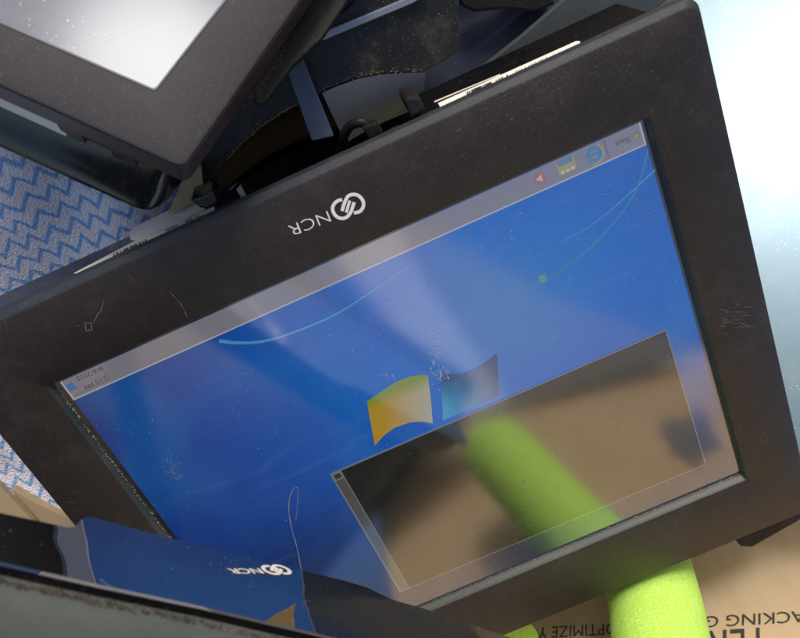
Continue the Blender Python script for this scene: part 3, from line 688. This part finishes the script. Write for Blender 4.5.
# specks of dried dirt along the arc
parts = []
for i in range(170):
    k = random.randrange(1, len(arcp)-1); t = random.random(); u = arcp[k][0]*(1-t)+arcp[k+1][0]*t; v = arcp[k][1]*(1-t)+arcp[k+1][1]*t
    p = at(u, v+random.gauss(-1.5, 1.6), zpl(-.0447)); r = random.uniform(.0001, .0003); a_ = random.uniform(0, 6.28); d1 = V(math.cos(a_), math.sin(a_), 0)
    parts.append(([p+d1*r*1.6, p+Z.cross(d1)*r, p-d1*r*1.6, p-Z.cross(d1)*r], [[0, 1, 2, 3]]))
vs, fs = join(parts); obj('dried_dirt', vs, fs, simple('tan_dirt', (.34, .28, .17), .9, .1), st)

# dark glass panel lying under the stand
DG = pale_glass('dark_glass', (.09, .105, .16), .16, .4)
ob = prism('glass_panel', px([(250, -60), (600, -60), (590, 30), (480, 118), (300, 120)], zpl(-.085)), V(0, 0, -.006), DG, None, .001)
tag(ob, 'dark blue-grey glass panel lying flat below the dusty black stand', 'glass panel')
# black bracket resting on it
ob = prism('bracket', px([(456, -14), (548, -14), (556, 4), (536, 12), (505, 9), (476, 12), (462, 6)], zpl(-.072)), V(0, 0, -.012), DARK, None, .0015)
tag(ob, 'small black plastic bracket on the dark glass panel at the top edge', 'bracket')
# grey cover panel beside it
ob = prism('cover_panel', px([(452, 92), (468, 78), (520, 37), (572, -8), (600, -30), (700, -30), (660, 6), (560, 62), (470, 104)], zpl(-.066)), V(0, 0, -.004), GREEN, None, .0008)
tag(ob, 'plain dark grey-green plastic cover slanting out from behind the lit terminal', 'cover panel')
# cable loop
cl = spline([at(u, v, zpl(z)) for u, v, z in ((334, 166, -.055), (342, 150, -.045), (344, 136, -.038), (350, 126, -.034), (360, 122, -.032), (368, 126, -.032), (373, 134, -.034), (380, 139, -.04), (398, 130, -.055))], 8)
cb = tube('cable', cl, .0024, DARK, None, 14)
tag(cb, 'thick black cable looping up behind the lit terminal edge', 'cable')
prism('strain_relief', px([(362, 128), (376, 122), (384, 132), (370, 140)], zpl(-.026)), V(0, 0, -.008), DARK, cb, .001)

# ---------------------------------------------------------------- panel at the right
PV = ray(800, 110); PR = (V(-.19, .10, -.027), (SD-PV).normalized())
pr = thing('flat_monitor', at(760, 250, PR)-Z*.1, 'monitor on the right showing only its pale shiny screen and sky glare', 'monitor')
body = px([(640, -60), (960, -60), (960, 470), (800, 452), (780, 458)], PR)
body = [at(650, -110, PR), at(980, -110, PR), at(990, 455, PR), at(780, 462, PR)]
prism('screen', body, -PR[1]*.0015, pale_glass('pale_screen', (.075, .135, .18), .275, .28), pr)
prism('back_shell', [p-PR[1]*.0016+V(0, .006 if i > 1 else -.004, 0) for i, p in enumerate(body)], -PR[1]*.02, GREY, pr, .002)

# ---------------------------------------------------------------- cloth and cardboard scraps on the left
CH = chevron()
def cloth(name, x0, x1, y0, y1, zf, m):
    nx, ny = 70, 70; vs = []; fs = []
    for j in range(ny+1):
        for i in range(nx+1):
            x = x0+(x1-x0)*i/nx; y = y0+(y1-y0)*j/ny; vs.append(V(x, y, zf(x, y)))
    for j in range(ny):
        for i in range(nx):
            a = j*(nx+1)+i; fs.append([a, a+1, a+nx+2, a+nx+1])
    return obj(name, vs, fs, m, None, True)
def czf(x, y): return -.078+.006*math.sin(x*42+y*18)+.004*math.sin(y*60-x*25+2*math.sin(x*30))+.0015*math.sin(x*160+y*90)
cl_ = cloth('chevron_cloth', .04, .36, -.34, .01, czf, CH)
sm = cl_.modifiers.new('thick', 'SOLIDIFY'); sm.thickness = .002
tag(cl_, 'white towel with blue wavy chevron stripes lying under the terminals', 'cloth')
ob = prism('cardboard_flap', px([(-60, 440), (0, 486), (34, 522), (60, 560), (-60, 560)], zpl(-.066)), V(0, 0, -.004), CARD, None)
tag(ob, 'torn brown cardboard flap at the left edge under the glossy display bar', 'cardboard')
ob = prism('cardboard_strip', px([(12, 490), (34, 503), (60, 515), (77, 523), (90, 550), (50, 560)], zpl(-.072)), V(0, 0, -.006), CARD, None)
tag(ob, 'narrow shadowed cardboard strip between the towel and the cardboard flap', 'cardboard')
ob = prism('cardboard_divider', px([(168, 214), (184, 178), (196, 158), (201, 170), (203, 197), (188, 205)], zpl(-.034)), V(0, 0, -.005), CARD, None)
tag(ob, 'small tan cardboard corner showing between the corner terminal and the stand', 'cardboard')
